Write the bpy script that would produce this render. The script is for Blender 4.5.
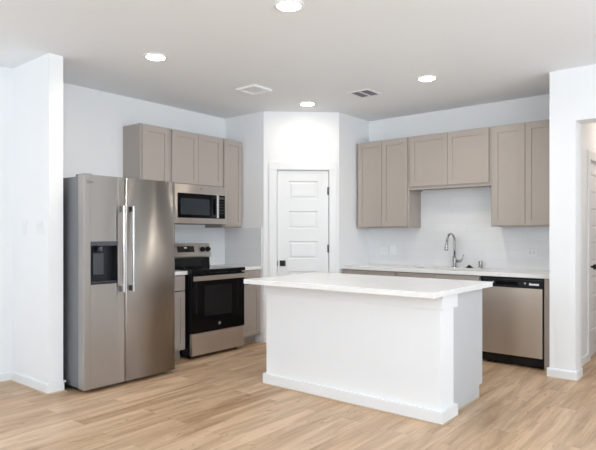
import bpy, bmesh, math, random
from mathutils import Vector, Matrix
random.seed(4)
for o in list(bpy.data.objects): bpy.data.objects.remove(o, do_unlink=True)
S = bpy.context.scene; C = S.collection
PI = math.pi
H = 2.753                                     # ceiling height

# ------------------------------------------------------------------ camera, world, light, exposure
cam = bpy.data.cameras.new('camera'); cam_o = bpy.data.objects.new('camera', cam); C.objects.link(cam_o)
cam_o.location = (5.072, -6.060, 1.288)
cam_o.rotation_euler = (PI/2, 0, math.radians(39.177))
cam.sensor_fit = 'HORIZONTAL'; cam.sensor_width = 36; cam.lens = 545.265/596*36
cam.shift_y = 9.6/596; cam.clip_start = .05
S.camera = cam_o
S.view_settings.view_transform = 'Standard'; S.view_settings.look = 'None'
S.view_settings.gamma = 1; S.view_settings.use_curve_mapping = False
S.view_settings.exposure = 0.38
w = bpy.data.worlds.new('sky'); S.world = w; w.use_nodes = True
bg = w.node_tree.nodes['Background']; bg.inputs[0].default_value = (.80, .90, 1, 1); bg.inputs[1].default_value = 1.6

def area(name, loc, rot, sx, sy, power, col, spread=PI):
    l = bpy.data.lights.new(name, 'AREA'); l.shape = 'RECTANGLE'; l.size = sx; l.size_y = sy
    l.energy = power; l.spread = math.radians(160); l.color = col; l.spread = spread
    o = bpy.data.objects.new(name, l); C.objects.link(o); o.location = loc; o.rotation_euler = rot
    return o
DAY = (.79, .90, 1); TILT = math.radians(68)      # added window lamps aim steeply up, as fill bounced off the ceiling
WIN_R = [(-8.6, -6.9), (-5.9, -4.2), (-3.4, -1.9)]      # windows in the right wall, y ranges
WIN_F = [(1.0, 2.8), (3.7, 5.5), (6.2, 7.4)]            # windows in the wall behind the camera, x ranges
for (a, b), p in zip(WIN_R, (84, 84, 62)):
    area('window_bounce_fill', (7.98, (a+b)/2, 1.45), (0, PI/2+TILT, 0), 1.7, b-a, p, DAY)
for (a, b), p in zip(WIN_F, (72, 54, 18)):
    area('window_bounce_fill', ((a+b)/2, -9.98, 1.45), (PI/2+TILT, 0, 0), b-a, 1.7, p, DAY)

# ------------------------------------------------------------------ materials
def new_mat(name):
    m = bpy.data.materials.new(name); m.use_nodes = True
    nt = m.node_tree; return m, nt, nt.nodes['Principled BSDF']
def plain(name, col, rough=.5, metal=0, bump=0, bscale=80, var=0, spec=.5):
    m, nt, b = new_mat(name)
    b.inputs['Base Color'].default_value = (*col, 1); b.inputs['Roughness'].default_value = rough
    b.inputs['Metallic'].default_value = metal; b.inputs['Specular IOR Level'].default_value = spec
    tc = nt.nodes.new('ShaderNodeTexCoord'); n = nt.nodes.new('ShaderNodeTexNoise')
    n.inputs['Scale'].default_value = bscale; nt.links.new(tc.outputs['Object'], n.inputs['Vector'])
    if bump:
        bp = nt.nodes.new('ShaderNodeBump'); bp.inputs['Strength'].default_value = bump; bp.inputs['Distance'].default_value = .001
        nt.links.new(n.outputs[0], bp.inputs['Height']); nt.links.new(bp.outputs[0], b.inputs['Normal'])
    if var:
        mx = nt.nodes.new('ShaderNodeMix'); mx.data_type = 'RGBA'
        mx.inputs[6].default_value = (*[c*(1-var) for c in col], 1); mx.inputs[7].default_value = (*[min(1, c*(1+var)) for c in col], 1)
        nt.links.new(n.outputs[0], mx.inputs[0]); nt.links.new(mx.outputs[2], b.inputs['Base Color'])
    return m
def glow(name, col, s):
    m, nt, b = new_mat(name); b.inputs['Base Color'].default_value = (.9, .9, .9, 1)
    b.inputs['Emission Color'].default_value = (*col, 1); b.inputs['Emission Strength'].default_value = s
    return m
M = {}
M['wall'] = plain('wall_paint', (.895, .90, .905), .75, bump=.15, bscale=220)
M['ceiling'] = plain('ceiling_paint', (.90, .925, .95), .9, bump=.3, bscale=160)
M['trim'] = plain('white_trim_paint', (.87, .875, .88), .38)
M['door'] = plain('white_door_paint', (.86, .865, .87), .4)
M['shoe'] = plain('tan_shoe_moulding', (.62, .47, .32), .5)
M['cab'] = plain('taupe_cabinet_paint', (.435, .385, .345), .42, bump=.05, bscale=300)
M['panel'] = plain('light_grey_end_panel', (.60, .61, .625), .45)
M['cab_in'] = plain('taupe_cabinet_side', (.44, .395, .358), .5)
M['black'] = plain('black_metal', (.008, .008, .009), .35, spec=.3)
M['blackgloss'] = plain('black_gloss_enamel', (.004, .004, .005), .10, spec=.25)
M['glassblack'] = plain('black_oven_glass', (.003, .003, .004), .05, spec=.18)
M['oven_window'] = plain('dark_window_glass', (.014, .014, .015), .08, spec=.2)
M['micro_window'] = plain('grey_window_mesh', (.035, .042, .05), .12, spec=.3)
M['plastic_dk'] = plain('dark_grey_plastic', (.016, .017, .021), .3, spec=.3)
M['plastic_md'] = plain('mid_grey_plastic', (.06, .065, .08), .3)
M['fridge_side'] = plain('grey_textured_steel', (.20, .205, .22), .45, bump=.3, bscale=400)
M['chrome'] = plain('chrome', (.46, .46, .47), .10, 1)
M['satin'] = plain('satin_handle_metal', (.78, .79, .80), .2, 1)
M['handle_end'] = plain('dark_handle_mount', (.22, .22, .23), .3, .8)
M['plate'] = plain('white_plastic_plate', (.86, .86, .86), .35)
M['slot'] = plain('outlet_slot', (.05, .05, .05), .5)
M['grille'] = plain('grey_vent_blade', (.55, .55, .62), .5)
M['duct'] = plain('dark_duct', (.25, .25, .32), .8)
M['label'] = plain('white_label', (.85, .85, .85), .5)
M['logo'] = plain('silver_logo', (.75, .75, .77), .3, .6)
M['logodark'] = plain('dark_logo', (.10, .09, .09), .4)
M['icons'] = plain('pale_panel_icons', (.55, .62, .85), .5)
M['display'] = plain('black_display', (.012, .009, .009), .1)
M['lens'] = glow('lamp_lens', (1, .86, .70), 30)

def steel(name, col, rough=.3, wave=.5, vert=True):
    m, nt, b = new_mat(name); N = nt.nodes; L = nt.links
    b.inputs['Metallic'].default_value = 1; b.inputs['Roughness'].default_value = rough
    b.inputs['Base Color'].default_value = (*col, 1)
    b.inputs['Anisotropic'].default_value = 1
    tg = N.new('ShaderNodeTangent'); tg.direction_type = 'RADIAL'; tg.axis = 'Z'; L.new(tg.outputs[0], b.inputs['Tangent']); b.inputs['Anisotropic Rotation'].default_value = .25
    tc = N.new('ShaderNodeTexCoord')
    mp = N.new('ShaderNodeMapping'); mp.inputs['Scale'].default_value = (3, 3, 700) if not vert else (700, 700, 3)
    L.new(tc.outputs['Object'], mp.inputs[0])
    n = N.new('ShaderNodeTexNoise'); n.inputs['Scale'].default_value = 1; L.new(mp.outputs[0], n.inputs['Vector'])
    mr = N.new('ShaderNodeMapRange'); mr.inputs[3].default_value = rough*.96; mr.inputs[4].default_value = rough*1.05
    L.new(n.outputs[0], mr.inputs[0]); L.new(mr.outputs[0], b.inputs['Roughness'])
    mp2 = N.new('ShaderNodeMapping'); mp2.inputs['Scale'].default_value = (4.2, 4.2, .7); L.new(tc.outputs['Object'], mp2.inputs[0])
    n2 = N.new('ShaderNodeTexNoise'); n2.inputs['Scale'].default_value = 1.3; n2.inputs['Detail'].default_value = .5
    L.new(mp2.outputs[0], n2.inputs['Vector'])
    bp = N.new('ShaderNodeBump'); bp.inputs['Strength'].default_value = wave; bp.inputs['Distance'].default_value = .03
    L.new(n2.outputs[0], bp.inputs['Height']); L.new(bp.outputs[0], b.inputs['Normal'])
    return m
M['steel'] = steel('brushed_stainless_steel', (.46, .438, .418), .33, .15)
M['steel2'] = steel('brushed_appliance_steel', (.66, .62, .58), .33, .15, False)

def floor_mat():
    m, nt, b = new_mat('oak_plank_floor'); N = nt.nodes; L = nt.links
    tc = N.new('ShaderNodeTexCoord'); sp = N.new('ShaderNodeSeparateXYZ'); L.new(tc.outputs['Object'], sp.inputs[0])
    cb = N.new('ShaderNodeCombineXYZ'); L.new(sp.outputs['Y'], cb.inputs[0]); L.new(sp.outputs['X'], cb.inputs[1])
    br = N.new('ShaderNodeTexBrick'); L.new(cb.outputs[0], br.inputs['Vector'])
    br.offset = .37; br.offset_frequency = 2; br.squash = 1
    br.inputs['Scale'].default_value = 1; br.inputs['Brick Width'].default_value = 1.22; br.inputs['Row Height'].default_value = .18
    br.inputs['Mortar Size'].default_value = .0011; br.inputs['Mortar Smooth'].default_value = .1; br.inputs['Bias'].default_value = 0
    br.inputs['Color1'].default_value = (0, 0, 0, 1); br.inputs['Color2'].default_value = (1, 1, 1, 1); br.inputs['Mortar'].default_value = (.5, .5, .5, 1)
    cr = N.new('ShaderNodeValToRGB'); L.new(br.outputs['Color'], cr.inputs[0])
    cols = [(0, (.55, .375, .235)), (.35, (.625, .445, .295)), (.7, (.67, .495, .345)), (1, (.59, .415, .27))]
    e = cr.color_ramp.elements; e[0].position = 0; e[0].color = (*cols[0][1], 1); e[1].position = 1; e[1].color = (*cols[3][1], 1)
    for p, c in cols[1:3]:
        q = e.new(p); q.color = (*c, 1)
    # wood grain: offset per plank
    off = N.new('ShaderNodeVectorMath'); off.operation = 'MULTIPLY_ADD'
    L.new(br.outputs['Color'], off.inputs[0]); off.inputs[1].default_value = (7.3, 3.1, 5.7); L.new(tc.outputs['Object'], off.inputs[2])
    mp = N.new('ShaderNodeMapping'); mp.inputs['Scale'].default_value = (9, 1.0, 1); L.new(off.outputs[0], mp.inputs[0])
    n = N.new('ShaderNodeTexNoise'); n.inputs['Scale'].default_value = 1; n.inputs['Detail'].default_value = 6; n.inputs['Roughness'].default_value = .62
    n.inputs['Distortion'].default_value = .8; L.new(mp.outputs[0], n.inputs['Vector'])
    r2 = N.new('ShaderNodeValToRGB'); L.new(n.outputs[0], r2.inputs[0])
    r2.color_ramp.elements[0].position = .30; r2.color_ramp.elements[0].color = (.62, .56, .50, 1)
    r2.color_ramp.elements[1].position = .62; r2.color_ramp.elements[1].color = (1.10, 1.10, 1.10, 1)
    mp3 = N.new('ShaderNodeMapping'); mp3.inputs['Scale'].default_value = (90, 3, 1); L.new(off.outputs[0], mp3.inputs[0])
    n3 = N.new('ShaderNodeTexNoise'); n3.inputs['Scale'].default_value = 1; n3.inputs['Detail'].default_value = 3; L.new(mp3.outputs[0], n3.inputs['Vector'])
    r3 = N.new('ShaderNodeValToRGB'); L.new(n3.outputs[0], r3.inputs[0])
    r3.color_ramp.elements[0].position = .3; r3.color_ramp.elements[0].color = (.90, .88, .86, 1)
    r3.color_ramp.elements[1].position = .7; r3.color_ramp.elements[1].color = (1.04, 1.04, 1.04, 1)
    m1 = N.new('ShaderNodeMix'); m1.data_type = 'RGBA'; m1.blend_type = 'MULTIPLY'; m1.inputs[0].default_value = 1
    L.new(cr.outputs[0], m1.inputs[6]); L.new(r2.outputs[0], m1.inputs[7])
    m2 = N.new('ShaderNodeMix'); m2.data_type = 'RGBA'; m2.blend_type = 'MULTIPLY'; m2.inputs[0].default_value = 1
    L.new(m1.outputs[2], m2.inputs[6]); L.new(r3.outputs[0], m2.inputs[7])
    # scattered small knots
    mpk = N.new('ShaderNodeMapping'); mpk.inputs['Scale'].default_value = (6, 2.2, 1); L.new(off.outputs[0], mpk.inputs[0])
    nk = N.new('ShaderNodeTexNoise'); nk.inputs['Scale'].default_value = 2.1; nk.inputs['Detail'].default_value = 4; nk.inputs['Distortion'].default_value = 2; L.new(mpk.outputs[0], nk.inputs['Vector'])
    rk = N.new('ShaderNodeValToRGB'); L.new(nk.outputs[0], rk.inputs[0])
    rk.color_ramp.elements[0].position = .64; rk.color_ramp.elements[0].color = (1, 1, 1, 1); rk.color_ramp.elements[1].position = .74; rk.color_ramp.elements[1].color = (.66, .58, .52, 1)
    mk = N.new('ShaderNodeMix'); mk.data_type = 'RGBA'; mk.blend_type = 'MULTIPLY'; mk.inputs[0].default_value = 1
    L.new(m2.outputs[2], mk.inputs[6]); L.new(rk.outputs[0], mk.inputs[7]); m2 = mk
    m3 = N.new('ShaderNodeMix'); m3.data_type = 'RGBA'; m3.inputs[7].default_value = (.30, .21, .14, 1)
    mm = N.new('ShaderNodeMath'); mm.operation = 'MULTIPLY'; mm.inputs[1].default_value = .6
    L.new(br.outputs['Fac'], mm.inputs[0]); L.new(mm.outputs[0], m3.inputs[0]); L.new(m2.outputs[2], m3.inputs[6])
    L.new(m3.outputs[2], b.inputs['Base Color'])
    b.inputs['Roughness'].default_value = .42; b.inputs['Specular IOR Level'].default_value = .4
    bp = N.new('ShaderNodeBump'); bp.inputs['Strength'].default_value = .12; bp.inputs['Distance'].default_value = .002
    L.new(n3.outputs[0], bp.inputs['Height']); L.new(bp.outputs[0], b.inputs['Normal'])
    return m
M['floor'] = floor_mat()

def tile_mat(name, axis):
    m, nt, b = new_mat(name); N = nt.nodes; L = nt.links
    g = N.new('ShaderNodeNewGeometry'); sp = N.new('ShaderNodeSeparateXYZ'); L.new(g.outputs['Position'], sp.inputs[0])
    sub = N.new('ShaderNodeMath'); sub.operation = 'SUBTRACT'; sub.inputs[1].default_value = .914; L.new(sp.outputs['Z'], sub.inputs[0])
    cb = N.new('ShaderNodeCombineXYZ'); L.new(sp.outputs[axis], cb.inputs[0]); L.new(sub.outputs[0], cb.inputs[1])
    br = N.new('ShaderNodeTexBrick'); L.new(cb.outputs[0], br.inputs['Vector']); br.offset = .5
    br.inputs['Scale'].default_value = 1; br.inputs['Brick Width'].default_value = .405; br.inputs['Row Height'].default_value = .1016
    br.inputs['Mortar Size'].default_value = .0022; br.inputs['Mortar Smooth'].default_value = .3
    br.inputs['Color1'].default_value = (.80, .805, .815, 1); br.inputs['Color2'].default_value = (.83, .835, .845, 1); br.inputs['Mortar'].default_value = (.765, .765, .765, 1)
    L.new(br.outputs['Color'], b.inputs['Base Color']); b.inputs['Roughness'].default_value = .22
    inv = N.new('ShaderNodeMath'); inv.operation = 'SUBTRACT'; inv.inputs[0].default_value = 1; L.new(br.outputs['Fac'], inv.inputs[1])
    bp = N.new('ShaderNodeBump'); bp.inputs['Strength'].default_value = .15; bp.inputs['Distance'].default_value = .001
    L.new(inv.outputs[0], bp.inputs['Height']); L.new(bp.outputs[0], b.inputs['Normal'])
    return m
M['tile_x'] = tile_mat('white_wall_tile', 'X'); M['tile_y'] = tile_mat('white_wall_tile_side', 'Y')

def quartz():
    m, nt, b = new_mat('white_quartz'); N = nt.nodes; L = nt.links
    tc = N.new('ShaderNodeTexCoord'); n = N.new('ShaderNodeTexNoise'); n.inputs['Scale'].default_value = 2.2; n.inputs['Detail'].default_value = 5; n.inputs['Distortion'].default_value = 1.6
    L.new(tc.outputs['Object'], n.inputs['Vector'])
    r = N.new('ShaderNodeValToRGB'); L.new(n.outputs[0], r.inputs[0]); e = r.color_ramp.elements
    e[0].position = .46; e[0].color = (.88, .875, .865, 1); e[1].position = .54; e[1].color = (.88, .875, .865, 1)
    q = e.new(.50); q.color = (.85, .84, .825, 1)
    L.new(r.outputs[0], b.inputs['Base Color']); b.inputs['Roughness'].default_value = .2
    return m
M['quartz'] = quartz()

# ------------------------------------------------------------------ mesh helpers
def ident(u, n, z): return (u, n, z)
def LEFT(x0=0):  return lambda u, n, z: (x0+n, u, z)           # facing +X : u = y, n = distance from wall
def BACK(y0=0):  return lambda u, n, z: (u, y0-n, z)           # facing -Y : u = x
class MB:
    def __init__(s, T=ident): s.bm = bmesh.new(); s.T = T
    def box(s, a, b, c, d, e, f, bev=0, T=None):
        T = T or s.T; bm = s.bm
        v = [bm.verts.new(T(x, y, z)) for x in (a, b) for y in (c, d) for z in (e, f)]
        fs = [bm.faces.new([v[i] for i in q]) for q in ((0, 1, 3, 2), (4, 6, 7, 5), (0, 4, 5, 1), (2, 3, 7, 6), (0, 2, 6, 4), (1, 5, 7, 3))]
        bmesh.ops.recalc_face_normals(bm, faces=fs)
        if bev:
            ed = list({e_ for f_ in fs for e_ in f_.edges})
            bmesh.ops.bevel(bm, geom=ed, offset=bev, segments=2, affect='EDGES', profile=.6)
        return s
    def frustum(s, a, b, e, f, n0, n1, ins):
        """raised field: rectangle a..b x e..f at depth n0, inset by ins at depth n1"""
        T = s.T; bm = s.bm
        lo = [bm.verts.new(T(x, n0, z)) for x, z in ((a, e), (b, e), (b, f), (a, f))]
        hi = [bm.verts.new(T(x, n1, z)) for x, z in ((a+ins, e+ins), (b-ins, e+ins), (b-ins, f-ins), (a+ins, f-ins))]
        fs = [bm.faces.new(hi), bm.faces.new(lo)] + [bm.faces.new((lo[i], lo[(i+1) % 4], hi[(i+1) % 4], hi[i])) for i in range(4)]
        bmesh.ops.recalc_face_normals(bm, faces=fs); return s
    def prism(s, pts, z0, z1):
        bm = s.bm; a = [bm.verts.new((x, y, z0)) for x, y in pts]; b = [bm.verts.new((x, y, z1)) for x, y in pts]; n = len(pts)
        fs = [bm.faces.new(a), bm.faces.new(b)] + [bm.faces.new((a[i], a[(i+1) % n], b[(i+1) % n], b[i])) for i in range(n)]
        bmesh.ops.recalc_face_normals(bm, faces=fs); return s
    def extr(s, prof, u0, u1):
        """profile list of (n,z) swept along u"""
        bm = s.bm; T = s.T; a = [bm.verts.new(T(u0, n, z)) for n, z in prof]; b = [bm.verts.new(T(u1, n, z)) for n, z in prof]; k = len(prof)
        fs = [bm.faces.new(a), bm.faces.new(b)] + [bm.faces.new((a[i], a[(i+1) % k], b[(i+1) % k], b[i])) for i in range(k)]
        bmesh.ops.recalc_face_normals(bm, faces=fs); return s
    def tube(s, pts, r, seg=14, caps=True):
        bm = s.bm; pts = [Vector(p) for p in pts]; rs = r if isinstance(r, (list, tuple)) else [r]*len(pts)
        rings = []; ref = None
        for i, p in enumerate(pts):
            t = (pts[min(i+1, len(pts)-1)]-pts[max(i-1, 0)]).normalized()
            if ref is None: ref = t.orthogonal().normalized()
            ref = (ref - t*ref.dot(t)).normalized(); q = t.cross(ref)
            rings.append([bm.verts.new(p+(ref*math.cos(2*PI*k/seg)+q*math.sin(2*PI*k/seg))*rs[i]) for k in range(seg)])
        fs = []
        for a, b in zip(rings, rings[1:]):
            for k in range(seg): fs.append(bm.faces.new((a[k], a[(k+1) % seg], b[(k+1) % seg], b[k])))
        if caps: fs += [bm.faces.new(rings[0]), bm.faces.new(rings[-1])]
        bmesh.ops.recalc_face_normals(bm, faces=fs)
        for f in fs:
            if len(f.verts) == 4: f.smooth = True
        return s
    def lathe(s, prof, cx, cy, seg=40):
        bm = s.bm; rings = []
        for r, z in prof:
            rings.append([bm.verts.new((cx+r*math.cos(2*PI*k/seg), cy+r*math.sin(2*PI*k/seg), z)) for k in range(seg)] if r > 1e-6 else [bm.verts.new((cx, cy, z))])
        fs = []
        for a, b in zip(rings, rings[1:]):
            for k in range(seg):
                k2 = (k+1) % seg
                if len(a) == 1 and len(b) == 1: continue
                if len(a) == 1: fs.append(bm.faces.new((a[0], b[k2], b[k])))
                elif len(b) == 1: fs.append(bm.faces.new((a[k], a[k2], b[0])))
                else: fs.append(bm.faces.new((a[k], a[k2], b[k2], b[k])))
        for f in fs: f.smooth = True
        bmesh.ops.recalc_face_normals(bm, faces=fs); return s
    def build(s, name, mat, parent=None):
        me = bpy.data.meshes.new(name)
        off = Vector((0, 0, 0)); q = parent
        while q: off += q.location; q = q.parent
        for v in s.bm.verts: v.co -= off
        s.bm.to_mesh(me); s.bm.free(); me.materials.append(mat)
        o = bpy.data.objects.new(name, me); C.objects.link(o)
        if parent: o.parent = parent
        return o
def tag(o, label=None, cat=None, group=None, kind=None):
    if label: o['label'] = label
    if cat: o['category'] = cat
    if group: o['group'] = group
    if kind: o['kind'] = kind
    return o
def thing(name, loc, label, cat, group=None):
    o = bpy.data.objects.new(name, None); o.empty_display_size = .1; C.objects.link(o); o.location = loc
    return tag(o, label, cat, group)
def rebase(o, loc):
    """move a top-level mesh's origin to loc"""
    o.data.transform(Matrix.Translation(-Vector(loc))); o.location = loc; return o
def struct(o, label=None): o['kind'] = 'structure'; 
def text_mesh(name, body, size, T, mat, parent, u, n, z, depth=.0006):
    cu = bpy.data.curves.new(name, 'FONT'); cu.body = body; cu.size = size; cu.align_x = 'CENTER'; cu.align_y = 'CENTER'; cu.extrude = depth
    t = bpy.data.objects.new(name, cu); C.objects.link(t); bpy.context.view_layer.update()
    me = bpy.data.meshes.new_from_object(t.evaluated_get(bpy.context.evaluated_depsgraph_get())); bpy.data.objects.remove(t)
    off = Vector((0, 0, 0)); q = parent
    while q: off += q.location; q = q.parent
    for v in me.vertices: v.co = Vector(T(u+v.co.x, n+v.co.z, z+v.co.y))-off
    me.materials.clear(); me.materials.append(mat); me.name = name
    o = bpy.data.objects.new(name, me); C.objects.link(o); o.parent = parent; return o

# ------------------------------------------------------------------ structure
XL = .066                                    # living-side left wall plane
PA = Vector((.663, -1.298)); PB = Vector((1.322, -.678)); D = (PB-PA).normalized(); NN = Vector((D.y, -D.x))
DL = (PB-PA).length
def DIAG(u, n, z): p = PA+D*u+NN*n; return (p.x, p.y, z)
s = MB().box(-.2, 8.2, -10.2, 2.4, -.1, 0).build('floor', M['floor']); struct(s)
s = MB().box(-.2, 8.2, -10.2, 2.4, H, H+.1).build('ceiling', M['ceiling']); struct(s)
s = MB().box(-.12, 0, -3.86, .12, 0, H).build('wall_left', M['wall']); struct(s)
s = MB().box(-.12, XL, -10.12, -3.92, 0, H).build('wall_living_left', M['wall']); struct(s)
s = MB().box(-.12, .735, -3.92, -3.80, 0, H).build('wall_wing_left', M['wall']); struct(s)
s = MB().box(0, 3.723, 0, .12, 0, H).build('wall_back', M['wall']); struct(s)
# pantry walls with mitred corners
th = .1
def mitre(p, n1, n2):
    bis = (n1+n2).normalized(); return p+bis*(th/bis.dot(n1))
n1 = Vector((0, 1)); n2 = Vector((-D.y, D.x)); n3 = Vector((-1, 0))
IA = mitre(PA, n1, n2); IB = mitre(PB, n2, n3)
s = MB().prism([(0, PA.y), tuple(PA), tuple(IA), (0, PA.y+th)], 0, H).build('wall_pantry_left', M['wall']); struct(s)
s = MB().prism([tuple(PB), (PB.x, 0), (PB.x-th, 0), tuple(IB)], 0, H).build('wall_pantry_right', M['wall']); struct(s)
DU0, DU1, DZ = .155, .788, 2.062             # pantry door opening
m = MB()
def dseg(u0, u1, z0, z1, first=False, last=False):
    a = PA+D*u0; b = PA+D*u1
    m.prism([tuple(a), tuple(b), tuple(IB) if last else tuple(b-NN*th), tuple(IA) if first else tuple(a-NN*th)], z0, z1)
dseg(0, DU0, 0, H, first=True); dseg(DU1, DL, 0, H, last=True); dseg(DU0, DU1, DZ, H)
s = m.build('wall_pantry_front', M['wall']); struct(s)
# right wing wall, hall, wall with the hallway opening
XP0, XP1, YP = 3.723, 3.937, -.812
m = MB(); m.box(XP0, XP1, YP, YP+.2, 0, H); m.box(XP1, 4.95, YP, YP+.2, 2.289, H); m.box(4.95, 8.0, YP, YP+.2, 0, H)
s = m.build('wall_wing_right', M['wall']); struct(s)
XHW = 3.852; HD0, HD1, HDZ = .165, .95, 2.062
m = MB(); m.box(XP0, XHW, YP+.2, HD0, 0, H); m.box(XP0, XHW, HD1, 2.3, 0, H); m.box(XP0, XHW, HD0, HD1, HDZ, H)
s = m.build('wall_hall_left', M['wall']); struct(s)
s = MB().box(4.98, 5.1, YP+.2, 2.3, 0, H).build('wall_hall_right', M['wall']); struct(s)
s = MB().box(XP0, 5.1, 2.3, 2.42, 0, H).build('wall_hall_end', M['wall']); struct(s)
# living-room shell behind the camera, with window openings
WZ0, WZ1 = .6, 2.3
def holed(axis, fixed0, fixed1, lo, hi, holes, name):
    m = MB(); T = (lambda u, n, z: (n, u, z)) if axis == 'x' else (lambda u, n, z: (u, n, z))
    e = lo
    for a, b in sorted(holes):
        m.box(e, a, fixed0, fixed1, 0, H, T=T); m.box(a, b, fixed0, fixed1, 0, WZ0, T=T); m.box(a, b, fixed0, fixed1, WZ1, H, T=T); e = b
    m.box(e, hi, fixed0, fixed1, 0, H, T=T)
    s = m.build(name, M['wall']); struct(s)
    return T
k = 1
for axis, f0, f1, lo, hi, holes, nm in (('x', 8.0, 8.12, -10.12, YP, WIN_R, 'wall_right'), ('y', -10.12, -10.0, XL, 8.0, WIN_F, 'wall_front')):
    T = holed(axis, f0, f1, lo, hi, holes, nm)
    for a, b in holes:
        m = MB(T); c = (f0+f1)/2
        m.box(a, b, c-.03, c+.03, WZ0, WZ0+.06); m.box(a, b, c-.03, c+.03, WZ1-.06, WZ1)
        m.box(a, a+.06, c-.03, c+.03, WZ0+.06, WZ1-.06); m.box(b-.06, b, c-.03, c+.03, WZ0+.06, WZ1-.06)
        m.box(a+.06, b-.06, c-.02, c+.02, (WZ0+WZ1)/2-.02, (WZ0+WZ1)/2+.02)
        s = m.build(f'window_{k}', M['trim']); struct(s); k += 1

# baseboards: a moulded profile with a thin tan shoe strip at the floor
BH, BT = .088, .018
def base(name, segs):
    m = MB(); m2 = MB()
    for T, u0, u1 in segs:
        m.T = T; m.extr([(0, .012), (BT, .012), (BT, BH-.012), (BT-.004, BH-.003), (BT-.008, BH), (0, BH)], u0, u1)
        m2.T = T; m2.extr([(0, 0), (BT+.004, 0), (BT+.004, .006), (BT, .012), (0, .012)], u0, u1)
    s = m.build(name, M['trim']); struct(s)
    c = m2.build('shoe_moulding', M['shoe'], s); return s
RIGHTF = lambda x0: (lambda u, n, z: (x0+n, u, z))
base('baseboard_wing_left', [(BACK(-3.92), XL, .735+BT), (RIGHTF(.735), -3.92, -3.80+BT), (lambda u, n, z: (u, -3.80+n, z), .735-.10, .735+BT)])
base('baseboard_living_left', [(RIGHTF(XL), -10, -3.92)])
base('baseboard_pantry', [(DIAG, 0, .064), (DIAG, .88, DL)])
base('baseboard_wing_right', [(BACK(YP), XP0-BT, XP1+BT), (RIGHTF(XP1), YP, YP+.2), (lambda u, n, z: (XP0-n, u, z), YP, -.66)])
base('baseboard_hall_left', [(RIGHTF(XHW), YP+.2, HD0-.095)])
base('baseboard_right', [(BACK(YP), 4.95, 8.0)])

# ------------------------------------------------------------------ panelled interior doors
def casing(name, T, u0, u1, zt, w=.09):
    m = MB(T); t = .017
    for a, b in ((u0-w, u0), (u1, u1+w)): m.box(a, b, 0, t, 0, zt, .003)
    m.box(u0-w, u1+w, 0, t, zt, zt+w, .003)
    m.box(u0-.001, u0+.006, -.1, .001, 0, zt); m.box(u1-.006, u1+.001, -.1, .001, 0, zt); m.box(u0, u1, -.1, .001, zt-.006, zt+.001)
    s = m.build(name, M['trim']); struct(s); return s
def panel_door(name, T, u0, u1, zt, nface, hinge_right=True, latch='square'):
    m = MB(T); g = .004; a, b = u0+.006+g, u1-.006-g; zt2 = zt-.006-g; z0 = .01
    st = .135*(b-a)/.62 if (b-a) < .7 else .12
    tops = [1.93, 1.57, 1.21, .85, .49]; ph = .215
    nb = nface-.035
    m.box(a, a+st, nb, nface, z0, zt2); m.box(b-st, b, nb, nface, z0, zt2)
    edges = [zt2]+[v for t_ in tops for v in (t_, t_-ph)]+[z0]
    for i in range(0, len(edges), 2): m.box(a+st, b-st, nb, nface, edges[i+1], edges[i])
    for t_ in tops:
        lo = t_-ph; m.box(a+st, b-st, nb, nface-.012, lo, t_)
        # sloped sticking around the field, then a raised centre
        m.extr([(nface-.012, lo), (nface, lo), (nface-.012, lo+.012)], a+st, b-st)
        m.extr([(nface-.012, t_), (nface, t_), (nface-.012, t_-.012)], a+st, b-st)
        m.frustum(a+st+.02, b-st-.02, lo+.02, t_-.02, nface-.012, nface-.003, .016)
    d = m.build(name, M['door']); struct(d)
    for hz in (1.81, 1.12, .28):
        hm = MB(T); hu = u1-.012 if hinge_right else u0+.012
        P = lambda n, z: T(hu, n, z)
        hm.tube([P(nface+.006, hz-.048), P(nface+.006, hz+.048)], .0065, 10)
        hm.box(hu-.012, hu+.008, nface-.004, nface+.002, hz-.044, hz+.044)
        hm.build('hinge', M['black'], d)
    return d
casing('trim_1', DIAG, DU0, DU1, DZ)
pd = panel_door('door_1', DIAG, DU0, DU1, DZ, -.012)
kz, ku = .946, .228
m = MB(DIAG); m.box(ku-.034, ku+.034, -.013, -.004, kz-.034, kz+.034, .002); hp = m.build('door_handle', M['black'], pd)
m = MB(DIAG); m.tube([DIAG(ku, -.004, kz), DIAG(ku, .018, kz)], .011); m.tube([DIAG(ku, .014, kz), DIAG(ku, .022, kz), DIAG(ku, .034, kz), DIAG(ku, .046, kz), DIAG(ku, .052, kz)], [.012, .022, .027, .024, .012], 20)
m.build('knob', M['black'], hp)
m = MB(DIAG); m.box(DU0+.004, DU0+.012, -.02, .001, kz-.03, kz+.03); m.build('latch_plate', M['black'], pd)
HALL = RIGHTF(XHW)
casing('trim_2', HALL, HD0, HD1, HDZ)
hd = panel_door('door_2', HALL, HD0, HD1, HDZ, -.012)
m = MB(); m.tube([HALL(.232, -.013, .955), HALL(.232, -.004, .955)], .028, 20)
m.tube([HALL(.232, -.006, .955), HALL(.232, .02, .955), HALL(.232, .028, .955), HALL(.232, .042, .955), HALL(.232, .054, .955), HALL(.232, .06, .955)], [.010, .011, .024, .029, .022, .006], 20)
m.build('door_handle', M['black'], hd)

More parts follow.
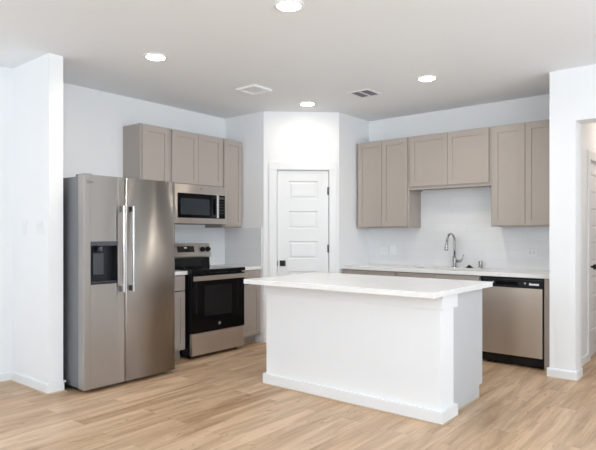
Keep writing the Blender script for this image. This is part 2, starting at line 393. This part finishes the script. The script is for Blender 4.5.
# ------------------------------------------------------------------ tile backsplashes
CT = .914; KB = 1.372; KT = 2.428; BST = .008
s = MB(LEFT()).box(-2.84, PA.y-.001, .001, BST, CT, KB-.001).build('tile_backsplash', M['tile_y']); tag(s, 'white tile backsplash behind the electric range', 'backsplash')
m = MB(BACK(PA.y)); m.box(BST, PA.x-.03, 0, BST, CT, KB); s = m.build('tile_backsplash', M['tile_x'])
tag(s, 'short white tile backsplash on the pantry side wall beside the range', 'backsplash')
m = MB(BACK(PA.y)); m.box(PA.x-.03, PA.x-.024, 0, BST+.003, CT, KB); m.build('edge_trim', M['trim'], s)
m = MB(BACK()); m.box(PB.x, XP0-.001, .001, BST, CT, KB-.001); m.box(2.057, 3.014, .001, BST, KB-.001, KB+.435); s = m.build('tile_backsplash', M['tile_x'])
tag(s, 'long white tile backsplash on the wall behind the sink and faucet', 'backsplash')

# ------------------------------------------------------------------ cabinets
def shaker(T, u0, u1, z0, z1, n, parent, name='door', rail=.058):
    m = MB(T); t = .019
    m.box(u0, u0+rail, n, n+t, z0, z1, .0012); m.box(u1-rail, u1, n, n+t, z0, z1, .0012)
    m.box(u0+rail, u1-rail, n, n+t, z0, z0+rail, .0012); m.box(u0+rail, u1-rail, n, n+t, z1-rail, z1, .0012)
    m.box(u0+rail-.004, u1-rail+.004, n+.001, n+.010, z0+rail-.004, z1-rail+.004)
    return m.build(name, M['cab'], parent)
def slab(T, u0, u1, z0, z1, n, parent, name='drawer'):
    return MB(T).box(u0, u1, n, n+.019, z0, z1, .002).build(name, M['cab'], parent)
def upper(T, u0, u1, z0, z1, ndoors, label, gap=.018, gb=.014, depth=.305, group='taupe wall cabinets', fill=None):
    mid = T((u0+u1)/2, depth/2, z0)
    t = thing('wall_cabinet', mid, label, 'cabinet', group)
    m = MB(T); w = .018
    m.box(u0, u0+w, .001, depth, z0, z1); m.box(u1-w, u1, .001, depth, z0, z1)
    m.box(u0+w, u1-w, .001, depth, z1-w, z1); m.box(u0+w, u1-w, .001, depth-.001, z0+.012, z0+.012+w); m.box(u0+w, u1-w, .001, .01, z0+.03, z1-w)
    m.box(u0+w, u1-w, depth-.02, depth, z0, z0+.04); m.box(u0+w, u1-w, depth-.02, depth, z1-.04, z1-w)
    m.box(u0+w, u0+.038, depth-.02, depth, z0+.04, z1-.04); m.box(u1-.038, u1-w, depth-.02, depth, z0+.04, z1-.04)
    m.build('cabinet_body', M['cab_in'], t)
    W = (u1-u0-2*gap-(ndoors-1)*.004)/ndoors
    for i in range(ndoors):
        a = u0+gap+i*(W+.004); shaker(T, a, a+W, z0+gb, z1-.014, depth+.001, t)
    return t
L = LEFT(BST*0); B = BACK()
upper(L, -2.764, -2.392, KB, KT, 1, 'tall taupe wall cabinet partly hidden behind the top of the refrigerator')
upper(L, -2.391, -1.631, 1.836, KT, 2, 'short taupe two-door wall cabinet directly above the microwave')
upper(L, -1.630, -1.304, KB, KT, 1, 'narrow taupe one-door wall cabinet between the microwave and the pantry')
upper(B, 1.343, 2.056, KB, KT, 2, 'tall taupe two-door wall cabinet beside the pantry, left of the sink')
upper(B, 2.057, 3.014, 1.808, KT, 2, 'short taupe two-door wall cabinet above the sink faucet', gb=.034)
upper(B, 3.015, 3.715, KB, KT, 2, 'tall taupe two-door wall cabinet above the dishwasher by the right wall end')
def base_cab(T, u0, u1, layout, label, depth=.60, toe=.075, group='taupe base cabinets', skirt=True, zt=.876):
    t = thing('base_cabinet', T((u0+u1)/2, depth/2, 0), label, 'cabinet', group)
    m = MB(T); w = .018; f = .003
    m.box(u0, u0+w, .01, depth-.001, .10, zt); m.box(u1-w, u1, .01, depth-.001, .10, zt)
    m.box(u0+w, u1-w, .01, depth-.001, .10, .118); m.box(u0+w, u1-w, .01, .02, .118, zt)
    m.box(u0+w, u1-w, depth-.02, depth, zt-.03, zt)
    m.box(u0, u0+w, .01, depth-toe, 0, .10); m.box(u1-w, u1, .01, depth-toe, 0, .10)
    m.build('cabinet_body', M['cab_in'], t)
    MB(T).box(u0+w, u1-w, depth-toe-.012, depth-toe, 0, .10).build('toe_kick', M['cab_in'], t)
    g = .008
    if layout[0] == 'd':      # drawer row over doors
        n = int(layout[1]); W = (u1-u0-2*g-(n-1)*.004)/n
        for i in range(n):
            a = u0+g+i*(W+.004)
            slab(T, a, a+W, .715, zt-.012, depth+.001, t, 'drawer'); shaker(T, a, a+W, .108, .705, depth+.001, t)
    return t
base_cab(L, -2.835, -2.430, 'd1', 'taupe base cabinet squeezed between the refrigerator and the range')
base_cab(L, -1.632, -1.300, 'd1', 'taupe base cabinet right of the range against the pantry wall')
base_cab(B, 1.335, 2.056, 'd2', 'taupe base cabinet in the corner next to the pantry under the long counter')
base_cab(B, 2.058, 3.010, 'd2', 'taupe sink base cabinet directly below the faucet', zt=.876)
s = MB(B).box(3.626, 3.715, .012, .612, 0, .876).build('end_panel', M['cab_in']); rebase(s, (3.67, -.3, 0))
tag(s, 'narrow grey filler panel between dishwasher and right wall end', 'panel')

# countertops
def worktop(T, u0, u1, n0, n1, label, z0=.876, name='countertop'):
    s = MB(T).box(u0, u1, n0, n1, z0, CT, .0025).build(name, M['quartz']); rebase(s, T((u0+u1)/2, (n0+n1)/2, z0))
    return tag(s, label, 'countertop', None)
worktop(L, -2.835, -2.422, BST+.001, .640, 'small white countertop between refrigerator and range')
worktop(L, -1.651, -1.308, BST+.001, .640, 'small white countertop right of the range beside the pantry wall')
# sink counter with cut-out
SX0, SX1, SY0, SY1 = 2.16, 2.86, -.52, -.13
bm = bmesh.new()
def ring(z):
    o_ = [(PB.x+.002, -.640), (3.720, -.640), (3.720, -BST-.001), (PB.x+.002, -BST-.001)]
    i_ = [(SX0, SY0), (SX1, SY0), (SX1, SY1), (SX0, SY1)]
    return [bm.verts.new((*p, z)) for p in o_], [bm.verts.new((*p, z)) for p in i_]
ot, it = ring(CT); ob, ib = ring(.876)
for a in range(4):
    b = (a+1) % 4
    for q in ((ot[a], ot[b], it[b], it[a]), (ob[a], ob[b], ib[b], ib[a]), (ot[a], ot[b], ob[b], ob[a]), (it[a], it[b], ib[b], ib[a])): bm.faces.new(q)
bmesh.ops.recalc_face_normals(bm, faces=bm.faces[:])
mb = MB(); mb.bm.free(); mb.bm = bm; s = mb.build('countertop', M['quartz']); rebase(s, (2.5, -.3, .876))
tag(s, 'long white countertop around the sink along the back wall', 'countertop')
# sink basin
t = thing('kitchen_sink', (2.51, -.325, .68), 'undermount stainless sink set in the long white countertop', 'sink')
m = MB(); w = .003; z0, z1 = .68, .8755
m.box(SX0-.015, SX1+.015, SY0-.015, SY1+.015, z0, z0+w)
m.box(SX0-.018, SX0-.005, SY0-.015, SY1+.015, z0, z1); m.box(SX1+.005, SX1+.018, SY0-.015, SY1+.015, z0, z1)
m.box(SX0-.015, SX1+.015, SY0-.018, SY0-.005, z0, z1); m.box(SX0-.015, SX1+.015, SY1+.005, SY1+.018, z0, z1)
m.build('basin', M['steel2'], t)
m = MB(); m.lathe([(.001, z0+.004), (.03, z0+.003), (.042, z0+.008), (.045, z0+.004)], 2.51, -.30, 24); m.build('drain', M['chrome'], t)
# faucet
FX, FY = 2.517, -.085
t = thing('kitchen_faucet', (FX, FY, CT), 'chrome gooseneck pull-down faucet with side lever at the sink', 'faucet')
m = MB(); m.lathe([(0, CT), (.030, CT), (.030, CT+.006), (.024, CT+.010), (.0215, CT+.014), (.0215, CT+.10), (.019, CT+.108), (.013, CT+.115), (0, CT+.115)], FX, FY, 28)
m.build('body', M['chrome'], t)
m = MB(); R_ = .083; zt = CT+.300; dirx, diry = -.10, -.995
pts = [(FX, FY, CT+.105), (FX, FY, CT+.20), (FX, FY, zt)]
for k in range(1, 15):
    a = PI*k/15*1.04; r_ = R_*(1-math.cos(a)); pts.append((FX+dirx*r_, FY+diry*r_, zt+R_*math.sin(a)))
m.tube(pts, .0125, 18); m.build('spout', M['chrome'], t)
e = Vector(pts[-1]); dd = (Vector(pts[-1])-Vector(pts[-2])).normalized()
m = MB(); m.tube([e-dd*.005, e+dd*.03, e+dd*.085, e+dd*.112, e+dd*.116], [.014, .0155, .020, .0215, .018], 20); m.build('spray_head', M['chrome'], t)
m = MB(); m.tube([(FX+.015, FY, CT+.072), (FX+.065, FY, CT+.072), (FX+.078, FY, CT+.072)], [.0165, .0165, .013], 18)
m.tube([(FX+.062, FY, CT+.075), (FX+.086, FY+.002, CT+.09), (FX+.094, FY+.004, CT+.12), (FX+.105, FY+.005, CT+.148)], [.008, .0075, .0065, .0055], 12)
m.build('lever', M['chrome'], t)
t = MB().lathe([(0, CT), (.026, CT), (.026, CT+.003), (.022, CT+.006), (.022, CT+.070), (.020, CT+.078), (.012, CT+.082), (0, CT+.083)], 2.815, -.075, 28).build('sink_air_gap', M['chrome'])
rebase(t, (2.815, -.075, CT)); tag(t, 'short chrome air gap cap right of the faucet', 'air gap')
t = MB().lathe([(0, CT), (.042, CT), (.043, CT+.005), (.036, CT+.010), (.024, CT+.016), (.017, CT+.026), (.010, CT+.031), (0, CT+.032)], 2.690, -.085, 28).build('sink_stopper', M['black'])
rebase(t, (2.690, -.085, CT)); tag(t, 'black sink stopper lying on the counter between faucet and air gap', 'stopper')

# ------------------------------------------------------------------ refrigerator
F0, F1, FM = -3.752, -2.838, -3.372; FZ = 1.776; FS = .028      # FS: how far the whole appliance stands off the wall
t = thing('refrigerator', (.45, (F0+F1)/2, 0), 'stainless side-by-side refrigerator with water dispenser beside the left wall end', 'refrigerator')
MB().box(.03, .845, F0+.006, F1-.006, .035, FZ-.012, .004).build('body', M['fridge_side'], t)
MB().box(.06, .85, F0+.03, F1-.03, .012, .034).build('base_grille', M['black'], t)
for y in (F0+.06, F1-.06):
    MB().tube([(.83, y, 0), (.83, y, .012), (.83, y, .036)], [.018, .018, .012]).build('foot', M['black'], t)
    MB().box(.77, .905, y-.035, y+.035, FZ-.0115, FZ+.010, .004).build('hinge_cover', M['fridge_side'], t)
dx0, dx1 = .855, .943
# freezer door with dispenser recess
DY0, DY1, DZ0, DZ1 = -3.690, -3.443, .878, 1.228
m = MB(); a, b = F0, FM-.004; z0, z1 = .030, FZ
# front face pieces around the opening, rounded outer edge handled by bevelled slabs
m.box(dx0, dx1, a, DY0, z0, z1, .004); m.box(dx0, dx1, DY1, b, z0, z1, .004)
m.box(dx0, dx1-.0006, DY0-.006, DY1+.006, DZ1, z1-.001); m.box(dx0, dx1-.0006, DY0-.006, DY1+.006, z0+.001, DZ0)
fd = m.build('freezer_door', M['steel'], t)
m = MB(); m.box(dx0, dx0+.008, DY0, DY1, DZ0, DZ1); m.box(dx0+.008, dx1-.001, DY0, DY0+.006, DZ0, DZ1); m.box(dx0+.008, dx1-.001, DY1-.006, DY1, DZ0, DZ1)
m.box(dx0+.008, dx1-.001, DY0+.006, DY1-.006, DZ1-.006, DZ1); m.box(dx0+.008, dx1-.001, DY0+.006, DY1-.006, DZ0, DZ0+.014)
di = m.build('dispenser', M['plastic_dk'], fd)
S_ = lambda n_, mat, *a_, **k_: MB().box(*a_, **k_).build(n_, mat, di)
MB().box(dx1-.03, dx1+.003, DY0-.002, DY1+.002, DZ1-.032, DZ1+.004, .002).build('control_panel', M['plastic_md'], fd)
m = MB(); m.tube([(dx0+.05, -3.585, DZ1-.03), (dx0+.05, -3.585, DZ1-.075), (dx0+.05, -3.585, DZ1-.085)], [.028, .026, .016], 18); m.build('nozzle', M['plastic_md'], fd)
m = MB(); m.extr([(dx0+.008, .97), (dx0+.016, .97), (dx0+.034, 1.12), (dx0+.022, 1.13)], -3.63, -3.545) if False else m.box(dx0+.012, dx0+.022, -3.632, -3.535, .955, 1.135, .003)
m.build('paddle', M['plastic_md'], fd)
MB().box(dx0+.01, dx1-.002, DY0+.008, DY1-.008, DZ0+.015, DZ0+.021).build('drip_tray', M['plastic_md'], fd)
m = MB(); ya, yb = FM+.004, F1; N_ = 24       # gently convex front
pr_ = [(dx0, ya)]+[(dx1-.010*(((ya+(yb-ya)*i/N_)-(ya+yb)/2)/((yb-ya)/2))**2, ya+(yb-ya)*i/N_) for i in range(N_+1)]+[(dx0, yb)]
m.prism(pr_, .030, FZ)
for f in m.bm.faces:
    if abs(f.normal.x) > .9 and f.normal.x > 0 and len(f.verts) == 4: f.smooth = True
rd = m.build('refrigerator_door', M['steel'], t)
MB().box(.850, .925, FM-.0038, FM+.0038, .04, FZ-.01).build('seam_dark_strip', M['black'], t)  # black strip added in the gap between the doors so the seam reads dark
for y, par in ((-3.418, fd), (-3.325, rd)):
    m = MB(); prof = []
    m.box(dx1+.046, dx1+.062, y-.011, y+.011, .80, 1.535, .005); h = m.build('handle', M['satin'], par)
    for z in (.83, 1.505):
        MB().box(dx1-.008, dx1+.047, y-.009, y+.009, z-.024, z+.024, .002).build('handle_mount', M['handle_end'], h)
Lf = LEFT(dx1)
m = MB(); pts = [(dx1+.001, -3.715+.011*math.cos(q*PI/12), 1.715+.011*math.sin(q*PI/12)) for q in range(25)]
m.tube(pts, .0016, 6); lg = m.build('logo', M['logodark'], fd)
text_mesh('logo_letters', 'LG', .026, Lf, M['logodark'], fd, -3.684, .0008, 1.715)

t.location.x += FS
# ------------------------------------------------------------------ microwave
t = thing('microwave_oven', (.2, -2.01, 1.405), 'stainless over-the-range microwave with black window above the range', 'microwave')
y0, y1, z0, z1, xf = -2.390, -1.640, 1.408, 1.832, .40
MB().box(BST+.001, xf-.03, y0, y1, z0+.006, z1, .003).build('body', M['steel2'], t)
MB().box(.05, xf-.04, y0+.03, y1-.03, z0-.003, z0+.006).build('vent_underside', M['black'], t)
T = LEFT(xf-.03); y0, y1 = -2.410, -1.652
m = MB(T); U = lambda f: y0+f*(y1-y0)
wa, wb, wz0, wz1 = U(.05), U(.80), z0+.062, z1-.095
ca, cb_ = U(.80), U(.955)
m.box(y0, wa, 0, .045, z0, z1, .003); m.box(cb_, y1, 0, .045, z0, z1, .003)
m.box(wa, cb_, 0, .0445, z0+.0005, wz0); m.box(wa, cb_, 0, .0445, wz1, z1-.0005)
fr = m.build('door_frame', M['steel2'], t)
dg = MB(T).box(wa, wb, 0, .043, wz0, wz1).build('door_glass', M['glassblack'], t)
MB(T).box(wa+.04, wb-.12, .042, .0445, wz0+.035, wz1-.055).build('window', M['micro_window'], dg)
cp = MB(T).box(wb+.001, cb_, 0, .043, wz0, wz1).build('control_panel', M['glassblack'], t)
for r in range(6):
    for c in range(3):
        if r == 0: continue
        MB(T).box(wb+.030+c*.025, wb+.046+c*.025, .043, .0436, wz1-.045-r*.032, wz1-.037-r*.032).build('key', M['plastic_md'], cp)
MB(T).box(wb+.03, cb_-.012, .043, .0436, wz1-.045, wz1-.02).build('display', M['plastic_md'], cp)
hu = wb-.028
h = MB(T).box(hu-.014, hu+.018, .068, .084, wz0+.005, wz1-.005, .006).build('handle', M['satin'], t)
for z in (wz0+.03, wz1-.03): MB(T).box(hu-.012, hu+.016, .043, .069, z-.014, z+.014).build('handle_mount', M['satin'], h)
pts = [T(U(.48)+.011*math.cos(q*PI/10), .0455, z1-.036+.011*math.sin(q*PI/10)) for q in range(21)]
MB().tube(pts, .0014, 6).build('logo', M['logodark'], fr)

# ------------------------------------------------------------------ electric range
t = thing('electric_range', (.34, -2.03, 0), 'stainless and black freestanding electric range between two small base cabinets', 'range')
y0, y1 = -2.417, -1.655; xb = .658
MB().box(.03, xb, y0, y1, .034, .885, .002).build('body', M['blackgloss'], t)
for x in (.09, .60):
    for y in (y0+.05, y1-.05): MB().tube([(x, y, 0), (x, y, .035)], .018).build('foot', M['black'], t)
m = MB(); m.box(.028, .712, y0-.003, y1+.003, .886, .922, .006); ck = m.build('cooktop', M['blackgloss'], t)
for bx_, by_, r_ in ((.22, y0+.2, .075), (.22, y1-.2, .095), (.50, y0+.2, .11), (.50, y1-.2, .075)):
    MB().lathe([(r_-.004, .9222), (r_-.004, .9228), (r_, .9228), (r_, .9222)], bx_, by_, 40).build('burner_ring', M['plastic_dk'], ck)
# backguard: black lower part, stainless control fascia on top (leaning back slightly)
m = MB(LEFT()); m.extr([(.012, .922), (.128, .922), (.118, 1.02), (.012, 1.02)], y0+.01, y1-.01); bgd = m.build('backguard', M['blackgloss'], t)
m = MB(LEFT()); m.extr([(.012, 1.021), (.138, 1.021), (.146, 1.035), (.112, 1.178), (.085, 1.186), (.012, 1.186)], y0+.004, y1-.004)
cf = m.build('control_fascia', M['steel2'], t)
def FA(u, n, z):                               # plane of the leaning fascia
    k = (z-1.035)/.143; return (.146-.034*k+n, u, z)
MB(FA).box(-2.15, -1.905, .0004, .0024, 1.085, 1.155).build('display', M['display'], cf)
MB(FA).box(-2.05, -2.01, .0024, .003, 1.128, 1.144).build('clock_digits', M['label'], cf)
for y in (y0+.07, y0+.135, -1.835, -1.735) if False else (-2.36, -2.27, -1.785, -1.70):
    k_ = MB(); k_.tube([FA(y, .0, 1.115), FA(y, .012, 1.115), FA(y, .014, 1.115), FA(y, .034, 1.119)], [.030, .030, .024, .021], 20)
    k_.build('knob', M['black'], cf)
# oven door: black glass with a window, stainless top rail and wide handle
z_dt, z_db = .868, .268
od = MB(LEFT(xb+.002)).box(y0+.004, y1-.004, 0, .042, z_db, z_dt, .002).build('oven_door', M['glassblack'], t)
MB(LEFT(xb+.002)).box(y0+.17, y1-.20, .0415, .0428, .43, .75).build('oven_window', M['oven_window'], od)
for a in (y0+.055, y1-.115): MB(LEFT(xb+.002)).box(a, a+.016, .0415, .0426, .47, .79).build('reflection_strip', M['oven_window'], od)  # paler strips paint reflections into the black oven glass
hd_ = MB(LEFT(xb+.044)).box(y0-.012, y1+.004, .030, .052, .810, .858, .006).build('handle', M['steel2'], od)
for y in (y0+.05, y1-.05): MB(LEFT(xb+.044)).box(y-.014, y+.014, 0, .031, .822, .848).build('handle_mount', M['steel2'], hd_)
for i in range(5): MB(LEFT(xb+.002)).box(y0+.14+i*.105, y0+.21+i*.105, 0, .030, .8735, .8845).build('vent_slot', M['plastic_dk'], t)
dr = MB(LEFT(xb+.002)).box(y0+.004, y1-.004, 0, .042, .036, .262, .004).build('storage_drawer', M['steel2'], t)
To = LEFT(xb+.044)
m = MB(); m.tube([To(-2.035+.0145*math.cos(q*PI/12), .0008, .338+.0145*math.sin(q*PI/12)) for q in range(25)], .0018, 6); m.build('logo', M['logo'], od)
text_mesh('logo_letters', 'GE', .017, To, M['logo'], od, -2.035, .0006, .338)

# ------------------------------------------------------------------ dishwasher
t = thing('dishwasher', (3.318, -.3, 0), 'stainless dishwasher with black control strip under the long counter', 'dishwasher')
x0, x1 = 3.018, 3.622
MB(B).box(x0+.004, x1-.004, .03, .575, .10, .868).build('tub', M['black'], t)
MB(B).box(x0, x1, .52, .568, .02, .103).build('toe_panel', M['black'], t)
for x in (x0+.05, x1-.05): MB().tube([(x, -.50, 0), (x, -.50, .1)], .012).build('foot', M['black'], t)
dd_ = MB(B).box(x0+.012, x1-.012, .577, .622, .112, .772, .003).build('door', M['steel2'], t)
MB(B).box(x0+.002, x1-.002, .576, .600, .104, .869).build('door_edge', M['black'], t)
cp = MB(B).box(x0+.006, x1-.006, .601, .626, .776, .850, .003).build('control_panel', M['plastic_dk'], t)
MB(B).box(x0+.006, x1-.006, .600, .616, .851, .870).build('top_strip', M['plastic_dk'], t)
MB(B).box(x0+.16, x0+.37, .6255, .6275, .798, .832).build('pocket_handle', M['blackgloss'], cp)
for i, x in enumerate((x0+.125, x0+.175, x0+.43, x0+.475)): MB(B).box(x, x+.014, .6258, .6272, .812, .826).build('button', M['icons'], cp)
MB(B).box(x1-.13, x1-.04, .6258, .6270, .803, .820).build('sticker', M['label'], cp)

# ------------------------------------------------------------------ kitchen island
BI = .027; IX0, IX1 = 1.890, 3.483; IYF, IYK = -2.586, -2.362      # knee wall
t = thing('kitchen_island', (2.67, -2.2, 0), 'white panelled kitchen island with grey cabinet end in the middle of the floor', 'kitchen island')
MB().box(IX0, IX1, IYF, IYK, 0, .8755).build('knee_wall', M['wall'], t)
m = MB(); pr = .016
m.box(IX0-pr, IX1+pr*1.7, IYF-pr, IYK+pr*.6, .778, .8757, .0015); m.build('apron_trim', M['trim'], t)
m = MB(); m.box(IX0-BI, IX1+BI, IYF-BI+.006, IYK+BT, .010, BH+.005, .004); bb = m.build('baseboard', M['trim'], t)
MB().box(IX0-BI-.005, IX1+BI+.005, IYF-BI+.001, IYK+BT, 0, .0095).build('shoe_moulding', M['shoe'], bb)
cx1, cx0, cyb = 3.452, 1.905, -1.745
m = MB(); m.prism([(cx0, IYK+.001), (cx1-.001, IYK+.001), (cx1-.001, cyb), (cx0, cyb)], .10, .8755); m.prism([(cx0, IYK+.001), (cx1-.001, IYK+.001), (cx1-.001, cyb-.065), (cx0, cyb-.065)], 0, .10)
m.build('cabinet_body', M['cab_in'], t)
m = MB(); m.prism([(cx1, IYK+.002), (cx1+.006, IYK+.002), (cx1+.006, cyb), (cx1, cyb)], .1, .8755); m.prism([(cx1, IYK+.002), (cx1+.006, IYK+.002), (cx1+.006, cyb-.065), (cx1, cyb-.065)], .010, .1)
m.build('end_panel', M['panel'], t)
MB().box(cx1, cx1+.012, IYK+.016, cyb-.065, 0, .009).build('shoe_moulding', M['shoe'], t)
IT = lambda u, n, z: (u, cyb+n, z)
nn = 3; W = (cx1-cx0-.016-(nn-1)*.004)/nn
for i in range(nn):
    a = cx0+.008+i*(W+.004); slab(IT, a, a+W, .715, .864, .001, t); shaker(IT, a, a+W, .108, .705, .001, t)
s = MB().box(1.826, 3.535, -2.80, -1.725, .876, CT, .0025).build('island_countertop', M['quartz']); rebase(s, (2.65, -2.24, .876))
tag(s, 'large white quartz countertop on top of the kitchen island', 'countertop')

# ------------------------------------------------------------------ outlets and switches
def plate(name, T, u, z, w, h, n0, label, cat, kindp, group=None):
    o = thing(name, T(u, n0, z), label, cat, group)
    MB(T).box(u-w/2, u+w/2, n0, n0+.006, z-h/2, z+h/2, .002).build('cover_plate', M['plate'], o)
    if kindp == 'outlet':
        for du in (-.02, .02):
            r = MB(T).box(u+du-.014, u+du+.014, n0+.0055, n0+.0075, z-.017, z+.017, .001).build('receptacle', M['plate'], o)
            m = MB(T); m.box(u+du-.007, u+du+.005, n0+.0072, n0+.0079, z+.005, z+.0075); m.box(u+du-.007, u+du+.005, n0+.0072, n0+.0079, z-.0075, z-.005)
            m.build('slot', M['slot'], r)
    else:
        k = 2 if w > .1 else 1
        for i in range(k):
            c = u+(i-(k-1)/2)*.046
            m = MB(T); m.extr([(n0+.0055, z-.033), (n0+.0065, z-.033), (n0+.0105, z+.033), (n0+.0055, z+.033)], c-.016, c+.016); m.build('rocker', M['plate'], o)
    return o
plate('wall_outlet', B, 1.557, 1.085, .115, .085, BST, 'white horizontal outlet on the backsplash left of the light switch', 'outlet', 'outlet')
plate('light_switch', B, 1.690, 1.100, .105, .118, BST, 'white double switch plate on the backsplash left of the faucet', 'switch', 'switch')
plate('wall_outlet', B, 3.345, 1.098, .118, .075, BST, 'white horizontal outlet on the backsplash above the dishwasher', 'outlet', 'outlet')
W_ = BACK(-3.92)
plate('light_switch', W_, .585, 1.345, .115, .118, 0, 'white double switch plate near the edge of the left wall end', 'switch', 'switch')
plate('light_switch', W_, .310, 1.345, .072, .118, 0, 'narrow white switch plate further from the left wall edge', 'switch', 'switch')

# ------------------------------------------------------------------ ceiling: recessed lights and vents
def downlight(x, y, label, power):
    t = thing('recessed_light', (x, y, H), label, 'ceiling light', 'round recessed ceiling lights')
    MB().lathe([(.098, H), (.098, H-.004), (.090, H-.008), (.076, H-.009), (.072, H-.004), (.072, H)], x, y, 40).build('trim_ring', M['trim'], t)
    MB().lathe([(.0735, H-.002), (.073, H-.010), (.05, H-.015), (0, H-.017)], x, y, 32).build('lens', M['lens'], t)
    l = bpy.data.lights.new('bulb', 'AREA'); l.shape = 'DISK'; l.size = .14; l.energy = power; l.spread = math.radians(160); l.color = (1, .91, .80)
    o = bpy.data.objects.new('bulb', l); C.objects.link(o); o.parent = t; o.location = (0, 0, -.022)
    return t
downlight(1.33, -3.323, 'round recessed ceiling light in front of the refrigerator side, leftmost', 3.6)
downlight(2.829, -3.399, 'round recessed ceiling light at the top edge, nearest the camera', 4.6)
downlight(1.305, -1.269, 'round recessed ceiling light just in front of the pantry door', 1.2)
downlight(2.785, -1.343, 'round recessed ceiling light in front of the sink cabinets, rightmost', 4.6)
# square diffuser of nested steps
x, y, hw = 1.27, -2.09, .128
t = thing('air_diffuser', (x, y, H), 'white square stepped ceiling diffuser left of the slotted vent', 'vent')
m = MB()
for i, (a, b, zo) in enumerate(((hw, hw-.022, .022), (hw-.022, hw-.045, .016), (hw-.045, hw-.068, .012))):
    for q in ((-a, a, -a, -b), (-a, a, b, a), (-a, -b, -b, b), (b, a, -b, b)):
        m.box(x+q[0], x+q[1], y+q[2], y+q[3], H-zo, H-.0005)
m.build('frame', M['trim'], t)
MB().box(x-.059, x+.059, y-.059, y+.059, H-.014, H-.0032).build('centre_plate', M['trim'], t)
MB().box(x-hw+.01, x+hw-.01, y-hw+.01, y+hw-.01, H-.003, H-.0005).build('backing', M['ceiling'], t)
x, y, hx, hy = 2.04, -1.245, .125, .135
t = thing('air_register', (x, y, H), 'small slotted ceiling vent with dark gaps near the back wall cabinets', 'vent')
MB().box(x-hx+.02, x+hx-.02, y-hy+.02, y+hy-.02, H-.004, H-.0005).build('duct_opening', M['duct'], t)
m = MB(); a, b = hx, hy
for q in ((-a, a, -b, -b+.024), (-a, a, b-.024, b), (-a, -a+.024, -b+.024, b-.024), (a-.024, a, -b+.024, b-.024), (-.01, .01, -b+.024, b-.024)): m.box(x+q[0], x+q[1], y+q[2], y+q[3], H-.009, H-.001)
m.build('frame', M['trim'], t)
for sx in (-1, 1):
    for i in range(7):
        yy = y-.095+i*.031; xa = x+(.012 if sx > 0 else -a+.026); xb_ = x+(a-.026 if sx > 0 else -.012)
        mm_ = MB(lambda u, n, z: (u, n, z)); mm_.extr([(yy, H-.008), (yy+.003, H-.008), (yy+.014, H-.003), (yy+.011, H-.003)], xa, xb_); mm_.build('blade', M['grille'], t)
# hallway ceiling light (lights the passage seen through the opening)
t = thing('recessed_light', (4.4, .7, H), 'round recessed ceiling light in the hallway behind the opening', 'ceiling light', 'hallway ceiling light')
MB().lathe([(.098, H), (.098, H-.004), (.076, H-.009), (.072, H)], 4.4, .7, 40).build('trim_ring', M['trim'], t)
MB().lathe([(.0735, H-.002), (.073, H-.010), (0, H-.017)], 4.4, .7, 32).build('lens', M['lens'], t)
l = bpy.data.lights.new('bulb', 'AREA'); l.shape = 'DISK'; l.size = .14; l.energy = 5; l.color = (1, .86, .74)
o = bpy.data.objects.new('bulb', l); C.objects.link(o); o.parent = t; o.location = (0, 0, -.022)
